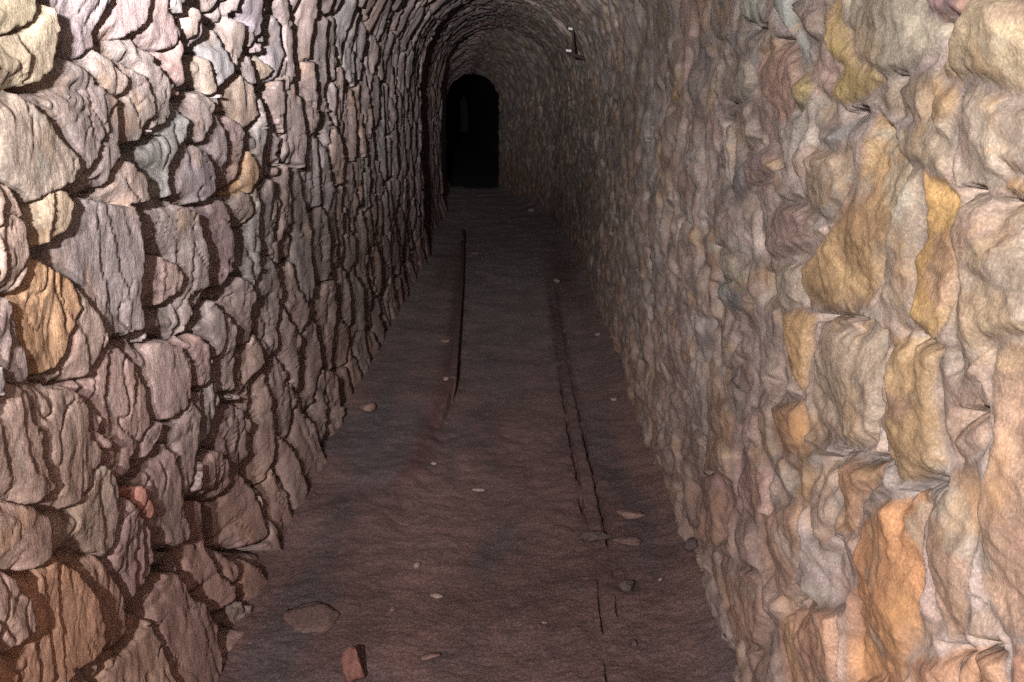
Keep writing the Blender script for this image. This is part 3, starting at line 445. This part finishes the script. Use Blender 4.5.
def stone_mat(name, ochre, streak):
    m, nt, b = nodes(name)
    at = N(nt, 'ShaderNodeAttribute', attribute_name='stone_colour')
    co = N(nt, 'ShaderNodeTexCoord').outputs['Object']
    mp = N(nt, 'ShaderNodeMapping'); mp.inputs['Scale'].default_value = streak
    nt.links.new(co, mp.inputs['Vector'])
    c = mixc(nt, 'MULTIPLY', 1.0, at.outputs['Color'], ramp(nt, noise_n(nt, mp.outputs[0], 9, 6, .65, .6), [(.28, G(.55)), (.5, G(.95)), (.72, G(1.42))]))
    c = mixc(nt, 'MULTIPLY', .8, c, ramp(nt, noise_n(nt, co, 190, 3, .7), [(.3, G(.58)), (.52, G(1.0)), (.70, G(1.6))]))
    c = mixc(nt, 'MIX', ramp(nt, noise_n(nt, co, 5.5, 5, .62, .4), [(.56, G(0)), (.72, G(ochre))]), c, (.36, .20, .07))
    c = mixc(nt, 'MIX', ramp(nt, noise_n(nt, mp.outputs[0], 4.1, 5, .6, .4), [(.60, G(0)), (.76, G(.45))]), c, (.17, .085, .07))
    c = mixc(nt, 'MIX', ramp(nt, noise_n(nt, mp.outputs[0], 7.3, 5, .6, .2), [(.62, G(0)), (.74, G(.5))]), c, (.14, .15, .145))
    # red mine dust settled on the foot of the walls
    sp = N(nt, 'ShaderNodeSeparateXYZ'); nt.links.new(co, sp.inputs[0])
    mr = N(nt, 'ShaderNodeMapRange'); nt.links.new(sp.outputs['Z'], mr.inputs['Value'])
    mr.inputs['From Min'].default_value = .05; mr.inputs['From Max'].default_value = 1.15; mr.inputs['To Min'].default_value = 1.0; mr.inputs['To Max'].default_value = 0
    mu = N(nt, 'ShaderNodeMath', operation='MULTIPLY'); nt.links.new(mr.outputs[0], mu.inputs[0]); nt.links.new(noise_n(nt, co, 6, 4, .6), mu.inputs[1])
    c = mixc(nt, 'MIX', mu.outputs[0], c, (.155, .083, .064))
    nt.links.new(c, b.inputs['Base Color'])
    b.inputs['Roughness'].default_value = .82
    bm1 = N(nt, 'ShaderNodeBump'); bm1.inputs['Strength'].default_value = .5; bm1.inputs['Distance'].default_value = .006
    nt.links.new(noise_n(nt, mp.outputs[0], 60, 6, .65, 0), bm1.inputs['Height'])
    bm2 = N(nt, 'ShaderNodeBump'); bm2.inputs['Strength'].default_value = .4; bm2.inputs['Distance'].default_value = .002
    nt.links.new(noise_n(nt, co, 210, 3, .7), bm2.inputs['Height']); nt.links.new(bm1.outputs[0], bm2.inputs['Normal'])
    nt.links.new(bm2.outputs[0], b.inputs['Normal'])
    return m

M_LEFT = stone_mat('slabby_stone', .25, (1.0, 2.2, .7))
M_RIGHT = stone_mat('weathered_stone', .4, (1.0, .6, 1.0))

def earth_mat():
    m, nt, b = nodes('trodden_earth')
    at = N(nt, 'ShaderNodeAttribute', attribute_name='stone_colour')
    co = N(nt, 'ShaderNodeTexCoord').outputs['Object']
    c = mixc(nt, 'MULTIPLY', 1, at.outputs['Color'], ramp(nt, noise_n(nt, co, 4, 6, .7), [(.28, G(.6)), (.5, G(1.)), (.75, G(1.35))]))
    c = mixc(nt, 'MULTIPLY', 1, c, ramp(nt, noise_n(nt, co, 120, 5, .8), [(.30, G(.42)), (.5, G(1.)), (.70, G(1.75))]))
    c = mixc(nt, 'MIX', ramp(nt, noise_n(nt, co, 260, 2, .6), [(.70, G(0)), (.78, G(.7))]), c, (.34, .27, .24))
    nt.links.new(c, b.inputs['Base Color']); b.inputs['Roughness'].default_value = .9
    bm = N(nt, 'ShaderNodeBump'); bm.inputs['Strength'].default_value = .8; bm.inputs['Distance'].default_value = .005
    nt.links.new(noise_n(nt, co, 140, 5, .75), bm.inputs['Height']); nt.links.new(bm.outputs[0], b.inputs['Normal'])
    return m
M_EARTH = earth_mat()

def plain_mat(name, c1, c2, scale=30, rough=.8, metal=0., bump=.004):
    m, nt, b = nodes(name)
    co = N(nt, 'ShaderNodeTexCoord').outputs['Object']
    c = ramp(nt, noise_n(nt, co, scale, 5, .65, .3), [(.35, c1), (.65, c2)])
    nt.links.new(c, b.inputs['Base Color']); b.inputs['Roughness'].default_value = rough; b.inputs['Metallic'].default_value = metal
    bm = N(nt, 'ShaderNodeBump'); bm.inputs['Strength'].default_value = .7; bm.inputs['Distance'].default_value = bump
    nt.links.new(noise_n(nt, co, scale * 4, 5, .7), bm.inputs['Height']); nt.links.new(bm.outputs[0], b.inputs['Normal'])
    return m
M_RUST = plain_mat('rusted_iron', (.012, .006, .006), (.030, .014, .011), 40, .85)
M_DUSTRAIL = plain_mat('dusty_rail', (.052, .031, .029), (.088, .052, .046), 18, .9)
M_PORC = plain_mat('white_porcelain', (.30, .28, .25), (.42, .40, .37), 20, .5, bump=.001)
M_PALE = plain_mat('pale_stone', (.12, .083, .073), (.19, .135, .115), 60)
M_BROWN = plain_mat('brown_stone', (.085, .05, .042), (.14, .082, .068), 25)
M_RED = plain_mat('reddish_stone', (.085, .036, .029), (.15, .066, .052), 40)
M_DARK = plain_mat('dark_stone', (.035, .024, .023), (.06, .04, .037), 25)
M_SLAB = plain_mat('dusty_slab', (.065, .040, .036), (.115, .068, .058), 110, .9, bump=.006)

# ------------------------------------------------------------------ the masonry
def y_samples():
    ys = list(np.arange(-1.5, .86, .06)); y = .86
    while y < 45.6:
        ys.append(y); y += min(max(1.25 * y * y / 780, .0042), .036 if y < 14 else (.05 if y < 18 else .3))
    ys = np.array(ys)
    for st in (9.575, 13.425): ys = np.append(ys, [st - .0249, st + .0249])
    return np.unique(np.round(ys, 4))
YS = y_samples()

def masonry(name, ss, mat, label=None):
    nu, nv = len(YS), len(ss)
    Y = np.repeat(YS, nv); S = np.tile(ss, nu)
    h = np.empty(len(Y)); col = np.empty((len(Y), 3))
    step = nv * 60
    for k in range(0, len(Y), step):
        h[k:k + step], col[k:k + step] = field(Y[k:k + step], S[k:k + step])
    x, z, nx, nz = base(Y, S)
    V = np.stack([x + nx * h, Y, z + nz * h], 1)
    far_dark = sstep(17.58, 17.64, Y)[:, None]                                             # darkness beyond the last arch, put into the rock colour
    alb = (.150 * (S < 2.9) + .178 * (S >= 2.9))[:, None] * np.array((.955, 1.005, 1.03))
    col = col * alb * (1 - far_dark) + np.array((.024, .016, .017)) * far_dark
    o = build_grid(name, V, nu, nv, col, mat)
    tag(o, label, kind='structure')
    return o
STONE_ALBEDO = .20
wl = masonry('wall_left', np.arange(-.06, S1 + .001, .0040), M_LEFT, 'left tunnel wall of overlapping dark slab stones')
sa = np.concatenate([[wl_s for wl_s in [np.arange(-.06, S1 + .001, .0040)[-1]]], np.arange(S1 + .004, S1 + SA - .003, .0105)])
sr = np.concatenate([[sa[-1]], np.arange(S1 + SA, ST + .06, .0042)])
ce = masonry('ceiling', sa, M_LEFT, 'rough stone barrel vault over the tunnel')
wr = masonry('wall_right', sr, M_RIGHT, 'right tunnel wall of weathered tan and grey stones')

# far end of the gallery, in the dark
def end_wall():
    n = 26
    yy = 45.3
    xl = np.interp(yy, KY, KL) - .1; xr = np.interp(yy, KY, KR) + .1
    gx = np.linspace(xl, xr, n); gz = np.linspace(-.1, 2.5, n)
    X = np.repeat(gx, n); Z = np.tile(gz, n)
    V = np.stack([X, yy - .12 * fbm(X * 3, Z * 3, 71), Z], 1)
    o = build_grid('wall_end', V[:, :], n, n, np.tile((.05, .035, .035), (len(V), 1)), M_EARTH)  # lack of light at the end is put into this dark colour
    tag(o, 'rock face closing the far end of the tunnel, coloured dark for lack of light', kind='structure')
end_wall()

# ------------------------------------------------------------------ the floor
RLY = [0, 3.3, 3.8, 4.02, 4.55, 5.2, 8, 11.1, 14, 18, 26]
RLX = [-.50, -.48, -.43, -.385, -.363, -.331, -.44, -.58, -.72, -.95, -1.4]
RRY = [0, 2.4, 2.9, 3.3, 4.2, 5.2, 6.4, 9.7, 14, 26]
RRX = [.27, .268, .285, .298, .29, .285, .29, .31, .25, -.6]
def rail_l(y): return np.interp(y, RLY, RLX)
def rail_r(y): return np.interp(y, RRY, RRX)

def floor_h(x, y, fine=True):
    xl = np.interp(y, KY, KL); xr = np.interp(y, KY, KR)
    z = .012 * fbm(x * 3, y * 2, 80, 4) + .0035 * fbm(x * 14, y * 14, 84, 3)
    d = x - rail_l(y)
    bank = sstep(4.4, 5.0, y) * (1 - sstep(11, 12.5, y))
    z = z * (1 - .5 * bank) + bank * .062 * (1 - sstep(-.004, .004, d))
    br = (1 - bank) * sstep(2.9, 3.6, y)
    z = z + .030 * (1 - sstep(-.06, .07, d + .03 * gn(x * 9, y * 9, 86))) * br
    # earth piled against the walls
    z = z + .03 * np.exp(-np.maximum(x - xl, 0) / .09) + .05 * np.exp(-np.maximum(xr - x, 0) / .08)
    z = z - .018 * np.exp(-((x + .05) / .22) ** 2)
    # gaps along the sunken right rail
    dr = x - rail_r(y) + .006 * gn(x * 2, y * 14, 87)
    for off, y0, y1, w in ((-.034, 3.55, 5.6, .008), (.034, 3.25, 5.3, .009), (-.02, 2.3, 3.2, .0045), (.032, 2.75, 3.25, .005)):
        on = sstep(y0, y0 + .12, y) * (1 - sstep(y1 - .4, y1, y))
        ww = w * (.45 + .75 * gn(y * 7 + off * 99, y * 0, 88))
        on = on * sstep(-.45, .0, gn(y * 4 + off * 50, y * 0 + 3, 83))
        z = z - .04 * on * np.exp(-((dr - off) / np.maximum(ww, .002)) ** 2)
    z = z + .0022 * fbm(x * 55, y * 55, 89, 2)
    return z

def make_floor():
    ys = list(np.arange(-1.5, 2.2, .08)); y = 2.2
    while y < 45.6:
        ys.append(y); y += min(max(1.1 * y * y / 1550, .0042), .05 if y < 19 else .3)
    ys = np.array(ys)
    t = np.concatenate([np.linspace(0, 1, 60) * 0]) if False else None
    xs = np.concatenate([np.arange(-1.15, -.62, .007), np.arange(-.62, .20, .0062), np.arange(.20, .40, .0032), np.arange(.40, .86, .008)])
    nu, nv = len(ys), len(xs)
    Y = np.repeat(ys, nv); X = np.tile(xs, nu)
    X = X + np.interp(Y, KY, KL) * (Y > 13) * 0
    sh = np.interp(Y, [-2, 10, 14, 18, 24, 46], [0, 0, -.12, -.5, -1., -3.3]); X = X * np.interp(Y, [0, 17, 20, 46], [1, 1, 1.3, 1.6]); X = X + sh
    Z = floor_h(X, Y)
    base_c = np.array((.077, .044, .041))
    col = np.tile(base_c, (len(X), 1))
    def blend(mask, c):
        nonlocal col
        col = col * (1 - mask[:, None]) + np.array(c) * mask[:, None]
    blend(sstep(-.1, .6, fbm(X * 2.2, Y * .7, 90)) * .55, (.100, .056, .050))       # red earth
    blend(sstep(.0, .55, fbm(X * 2.6 + 7, Y * .8, 93)) * .6, (.048, .039, .042))     # coal-dark gravel
    blend(sstep(.1, .0, np.abs(X + .66)) * (1 - sstep(5, 7, Y)) * .5, (.045, .037, .039))
    blend(sstep(.15, .6, fbm(X * 2 + 3, Y * 1.1 + 2, 96)) * 0, (.1, .1, .1))
    blend(sstep(4, 10, Y) * .9, (.20, .168, .162))  # far grey dust, lightened with distance to make up for weak light there
    dl = X - rail_l(Y)                                                                # rust along both rails
    blend(np.exp(-((dl + .035 + .02 * gn(X * 8, Y * 8, 97)) / .045) ** 2) * sstep(3.5, 4, Y) * (1 - sstep(8, 11, Y)) * .75, (.055, .022, .020))
    dr = X - rail_r(Y)
    blend(np.exp(-((np.abs(dr) - .03) / .022) ** 2) * sstep(3.2, 3.6, Y) * (1 - sstep(7, 10, Y)) * sstep(-.7, .2, gn(X * 12, Y * 7, 98)) * .8, (.045, .020, .019))
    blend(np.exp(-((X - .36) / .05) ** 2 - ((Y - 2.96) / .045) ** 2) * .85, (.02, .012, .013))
    blend(sstep(-.2, .5, gn(X * 3, Y * 1.2, 99)) * sstep(.42, .5, X) * .6, (.115, .063, .053))
    blend(np.exp(-((X - .42) / .16) ** 2 - ((Y - 9) / 1.6) ** 2) * .7, (.075, .026, .024))
    blend(np.exp(-((X + .62) / .12) ** 2 - ((Y - 9) / 1.6) ** 2) * .6, (.095, .04, .036))
    blend(sstep(17.2, 17.9, Y), (.022, .016, .016))                                   # darkness beyond the last arch, painted onto the floor
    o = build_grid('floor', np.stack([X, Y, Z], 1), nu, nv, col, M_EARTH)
    pass
    tag(o, 'dusty red-brown earth floor between the stone walls', kind='structure')
    return o
make_floor()

def fh(x, y):
    return float(floor_h(np.array([x]), np.array([y]))[0])

# ------------------------------------------------------------------ loose things
def mesh_obj(name, bm, mat, parent=None):
    me = bpy.data.meshes.new(name); bm.to_mesh(me); bm.free()
    me.materials.append(mat)
    o = bpy.data.objects.new(name, me); C.objects.link(o)
    if parent: o.parent = parent
    return o

def rock_bm(sx, sy, sz, seed, rough=.22, planes=7, sub=4):
    """a broken stone: a ball cut by random planes and roughened"""
    r = random.Random(seed)
    bm = bmesh.new(); bmesh.ops.create_icosphere(bm, subdivisions=sub, radius=1)
    cuts = []
    for k in range(planes):
        v = Vector((r.uniform(-1, 1), r.uniform(-1, 1), r.uniform(-1, 1))).normalized(); cuts.append((v, r.uniform(.55, .82)))
    o = Vector((r.uniform(0, 50), r.uniform(0, 50), 0))
    for v in bm.verts:
        p = v.co.normalized()
        d = 1.0
        for nrm, dist in cuts:
            c = p.dot(nrm)
            if c > 1e-3: d = min(d, dist / c)
        d *= 1 + rough * .5 * mnoise.noise(p * 2.2 + o) + rough * .25 * mnoise.noise(p * 6 + o)
        d *= 1 + .07 * mnoise.noise(p * 14 + o) + .035 * mnoise.noise(p * 30 + o)
        v.co = Vector((p.x * d * sx, p.y * d * sy, p.z * d * sz))
    for f in bm.faces: f.smooth = True
    return bm

def rail_mesh(name, pts, prof, mat, jitter=.0015, seed=1):
    """profile (x,z) swept along (x,y,z) points running down the tunnel"""
    r = random.Random(seed); bm = bmesh.new(); rings = []
    for (x, y, z) in pts:
        rings.append([bm.verts.new((x + px + r.uniform(-jitter, jitter), y, z + pz + r.uniform(-jitter, jitter))) for px, pz in prof])
    n = len(prof)
    for a, b in zip(rings, rings[1:]):
        for i in range(n): bm.faces.new((a[i], b[i], b[(i + 1) % n], a[(i + 1) % n]))
    bm.faces.new(rings[0]); bm.faces.new(rings[-1][::-1])
    bmesh.ops.recalc_face_normals(bm, faces=bm.faces)
    return mesh_obj(name, bm, mat)

RAILPROF = [(-.030, 0), (.0, 0), (.0, .006), (-.006, .012), (-.006, .042), (.0, .048), (.0, .066), (-.004, .070), (-.034, .070), (-.038, .066), (-.038, .048), (-.030, .042)]
pts = [(float(rail_l(y)) + .010, y, -.055 * (1 - min(1, (y - 5.0) / .25)) - .004) for y in np.arange(5.0, 11.6, .09)]
tag(rail_mesh('rail', pts, RAILPROF, M_DUSTRAIL, .0012), 'dust-covered iron rail standing proud along the left bank', 'rail')
FLAT = [(-.024, -.06), (.024, -.06), (.024, .008), (.018, .014), (-.018, .014), (-.024, .008)]
pts = [(float(rail_r(y)), y, fh(float(rail_r(y)), y) * .7 - .004 + .004 * math.sin(y * 5)) for y in np.arange(3.36, 7.4, .06)]
tag(rail_mesh('rail', pts, FLAT, M_DUSTRAIL, .003, 5), 'rusted rail sunk flush in the earth on the right with a broken end', 'rail')

def place_rock(name, x, y, s, seed, mat, label, cat, group=None, rz=None, sink=.35, up=0, planes=7, rough=.22, sub=4):
    bm = rock_bm(*s, seed, rough, planes, sub)
    o = mesh_obj(name, bm, mat)
    zmin = min(v.co.z for v in o.data.vertices)
    o.location = (x, y, fh(x, y) - zmin * (1 - sink) + up - 0 * zmin)
    o.rotation_euler = (0, 0, random.Random(seed).uniform(0, 6.28) if rz is None else rz)
    return tag(o, label, cat, group)

place_rock('rock', -.445, 2.455, (.036, .055, .05), 3, M_RED, 'squarish reddish rock half sunk in the floor near the left wall foot', 'rock', rz=.25, planes=6, rough=.12)
place_rock('stone_slab', -.625, 2.76, (.085, .10, .035), 12, M_SLAB, 'flat dusty slab almost buried in the floor behind the reddish rock', 'stone', rz=.5, sink=1.0, rough=.25, planes=6)
place_rock('stone_flake', .285, 3.33, (.062, .022, .022), 5, M_DARK, 'jagged black flake lying across the broken end of the right rail', 'stone', rz=.28, sink=.1, rough=.4)
place_rock('clod', .36, 2.955, (.034, .03, .020), 6, M_DARK, 'dark earth clod on the floor just right of the sunken rail', 'clod', sink=.3)
place_rock('clod', .345, 2.62, (.017, .014, .012), 7, M_DARK, 'small dark clod on the floor below the larger dark clod', 'clod', sink=.2)

# ------------------------------------------------------------------ iron bracket with two white insulators, high on the right
def surf(y, s, out=0.0):
    h, _ = field(np.array([y]), np.array([s])); x, z, nx, nz = base(np.array([y]), np.array([s]))
    k = float(h[0]) + out
    return Vector((float(x[0] + nx[0] * k), y, float(z[0] + nz[0] * k)))

def tube_bm(bm, pts, r, seg=10):
    rings = []
    for i, p in enumerate(pts):
        t = (pts[min(i + 1, len(pts) - 1)] - pts[max(i - 1, 0)]).normalized()
        u = t.cross(Vector((0, 1, .01))); u = u.normalized() if u.length > 1e-4 else Vector((1, 0, 0)); w = t.cross(u)
        rr = r[i] if isinstance(r, (list, tuple)) else r
        rings.append([bm.verts.new(p + (u * math.cos(2 * math.pi * k / seg) + w * math.sin(2 * math.pi * k / seg)) * rr) for k in range(seg)])
    for a, b in zip(rings, rings[1:]):
        for k in range(seg): bm.faces.new((a[k], a[(k + 1) % seg], b[(k + 1) % seg], b[k]))
    bm.faces.new(rings[0][::-1]); bm.faces.new(rings[-1])
    bmesh.ops.recalc_face_normals(bm, faces=bm.faces)
    for f in bm.faces: f.smooth = True

def bracket():
    top = surf(8.9, 3.545, .05); bot = surf(8.9, 3.80, .10)
    # upright hangs from the vault, the foot turns back into the wall
    top = Vector((.475, 8.9, 2.175)); bot = Vector((.485, 8.9, 1.905)); wall = Vector((.60, 8.93, 1.868))
    root = bpy.data.objects.new('cable_bracket', None); C.objects.link(root); root.location = bot
    tag(root, 'rusty iron cable bracket with white insulators high on the right wall', 'bracket')
    bm = bmesh.new(); tube_bm(bm, [Vector((.015, 0, .30)), Vector((.0, 0, .27)), Vector((-.005, 0, .25)), Vector((0, 0, .12)), Vector((.004, 0, .0))], [.012, .012, .010, .011, .016])
    mesh_obj('upright', bm, M_RUST, root)
    bm = bmesh.new(); tube_bm(bm, [Vector((-.025, 0, .012)), Vector((.0, 0, -.004)), Vector((.05, .01, -.018)), Vector((.14, .03, -.045))], [.012, .018, .015, .018])
    mesh_obj('arm', bm, M_RUST, root)
    for p, ln in ((Vector((-.005, -.004, .205)), .036), (Vector((-.012, -.004, .026)), .048)):
        bm = bmesh.new(); tube_bm(bm, [p, p + Vector((-.006, 0, .001)), p + Vector((-.3 * ln, 0, .003)), p + Vector((-.4 * ln, 0, .003)), p + Vector((-.9 * ln, 0, .006)), p + Vector((-ln, 0, .006))], [.007, .012, .012, .009, .012, .007], 12)
        mesh_obj('insulator', bm, M_PORC, root)
bracket()

# ------------------------------------------------------------------ pebbles on the floor
from_rows = [
    ('pebble', -0.335, 3.115, (0.0160, 0.0150, 0.0097), M_PALE, 'small pale pebble on the path between the rock and the rail', 'pebble'),
    ('pebble', -0.252, 2.925, (0.0245, 0.0132, 0.0091), M_PALE, 'flat pale stone chip on the path near the reddish rock', 'pebble'),
    ('stone', -0.241, 2.559, (0.0329, 0.0165, 0.0106), M_BROWN, 'flat brown stone trodden into the path right of the reddish rock', 'stone'),
    ('stone_chip', -0.154, 3.832, (0.0321, 0.0160, 0.0060), M_PALE, 'thin pale sliver of stone lying across the middle of the path', 'stone'),
    ('stone', -0.733, 4.688, (0.0453, 0.0588, 0.0292), M_BROWN, 'rounded grey-brown stone lying beside the foot of the left wall', 'stone'),
    ('stone', -0.891, 4.142, (0.0400, 0.0520, 0.0344), M_BROWN, 'pointed flake standing against the foot of the left wall', 'stone'),
    ('stone', -0.886, 4.324, (0.0251, 0.0326, 0.0202), M_DARK, 'small dark stone beside the pointed flake at the left wall', 'stone'),
    ('stone', 0.431, 3.506, (0.0587, 0.0317, 0.0182), M_BROWN, 'flat curved stone set beside the broken end of the right rail', 'stone'),
    ('stone', 0.396, 3.289, (0.0593, 0.0296, 0.0154), M_SLAB, 'dusty flat stone just below the curved stone by the right rail', 'stone'),
    ('stone', 0.603, 3.400, (0.0197, 0.0256, 0.0159), M_DARK, 'dark stone at the right wall foot, upper of a pair', 'stone'),
    ('stone', 0.599, 3.164, (0.0285, 0.0361, 0.0230), M_DARK, 'dark stone at the right wall foot, lower of a pair', 'stone'),
    ('stone', 0.606, 2.562, (0.0165, 0.0169, 0.0133), M_DARK, 'dark stone standing in for a shaded hole under the right wall at the bottom edge', 'stone'),  # black of a hole under the wall, put in as a dark stone
    ('pebble', 0.352, 8.453, (0.0381, 0.0495, 0.0219), M_PALE, 'far pale pebble on the red earth by the right wall', 'pebble'),
    ('pebble', 0.541, 6.410, (0.0248, 0.0322, 0.0133), M_PALE, 'pale pebble by the right wall, one beyond the bright pebble', 'pebble'),
    ('pebble', 0.510, 4.973, (0.0192, 0.0250, 0.0103), M_PALE, 'bright pebble on dark gravel right of the right rail', 'pebble'),
    ('stone_chip', -0.443, 6.060, (0.0351, 0.0378, 0.0126), M_BROWN, 'flat chip lying on the dusty bank beside the left rail', 'stone'),
    ('stone_chip', -0.379, 5.206, (0.0201, 0.0261, 0.0108), M_PALE, 'pale chip at the near end of the left rail', 'stone'),
    ('stone', -0.416, 10.081, (0.0519, 0.0675, 0.0209), M_BROWN, 'small stone beside the far part of the left rail', 'stone'),
    ('pebble', 0.208, 13.903, (0.0537, 0.0698, 0.0289), M_PALE, 'farthest pale pebble near the right wall before the dark opening', 'pebble'),
    ('pebble', -0.354, 4.071, (0.0157, 0.0171, 0.0085), M_PALE, 'pale pebble in the rusty stain below the left rail end', 'pebble'),
    ('stone_chip', 0.231, 3.322, (0.0150, 0.0114, 0.0069), M_DARK, 'dark chip just left of the jagged black flake', 'stone'),
    ('pebble', 0.090, 2.762, (0.0124, 0.0079, 0.0057), M_BROWN, 'brown pebble on the near path left of the sunken rail', 'pebble'),
    ('pebble', -0.384, 2.822, (0.0127, 0.0103, 0.0073), M_BROWN, 'brown pebble on the near floor beyond the reddish rock', 'pebble'),
    ('pebble', 0.472, 2.989, (0.0096, 0.0092, 0.0062), M_PALE, 'tiny pale pebble between the larger dark clod and the right wall', 'pebble'),
]
for i, (nm, x, y, s, mt, lab, cat) in enumerate(from_rows):
    place_rock(nm, x, y, s, 40 + i, mt, lab, cat, rz=random.Random(i).uniform(-.4, .4), sink=.25, sub=3, planes=8)

# ------------------------------------------------------------------ light, world, camera
def lamp(name, loc, energy, size, col, kind='POINT', rot=None, spot=None, blend=1):
    l = bpy.data.lights.new(name, kind); l.energy = energy; l.color = col; l.shadow_soft_size = size
    if spot: l.spot_size = spot; l.spot_blend = blend
    o = bpy.data.objects.new(name, l); C.objects.link(o); o.location = loc
    if rot: o.rotation_euler = rot
    return o
lamp('hand_lamp', (-.50, -.7, 1.80), 850, .035, (1, .985, .975))
lamp('fill_spot_mid', (-.42, .0, 1.78), 960, .03, (1, .98, .99), 'SPOT', (math.radians(78.5), 0, math.radians(0)), math.radians(43), 1.0)  # added fill spot, brightens the path and middle walls
lamp('fill_spot_far', (-.34, .0, 1.80), 5300, .03, (1, .98, 1), 'SPOT', (math.radians(97.5), 0, math.radians(4)), math.radians(36), 1.0)  # added fill spot, lifts the far vault and walls out of the dark
w = bpy.data.worlds.new('mine_dark'); scene.world = w; w.use_nodes = True
w.node_tree.nodes['Background'].inputs[0].default_value = (.0, .0, .0, 1)

cam = bpy.data.cameras.new('camera'); co = bpy.data.objects.new('camera', cam); C.objects.link(co)
cam.sensor_width = 36; cam.lens = 36 * 1000 / 1024; cam.clip_start = .02
co.location = (0, 0, 1.55)
co.rotation_euler = (math.pi / 2 - math.atan((341 - 97) / 1000), 0, math.atan((516 - 512) / 1000))
scene.camera = co
scene.cycles.use_denoising = False
scene.cycles.sample_clamp_indirect = .6
scene.cycles.sample_clamp_direct = 3.0
vs = scene.view_settings
scene.display_settings.display_device = 'sRGB'
vs.view_transform = 'Standard'; vs.look = 'None'; vs.exposure = 0; vs.gamma = 1; vs.use_curve_mapping = False
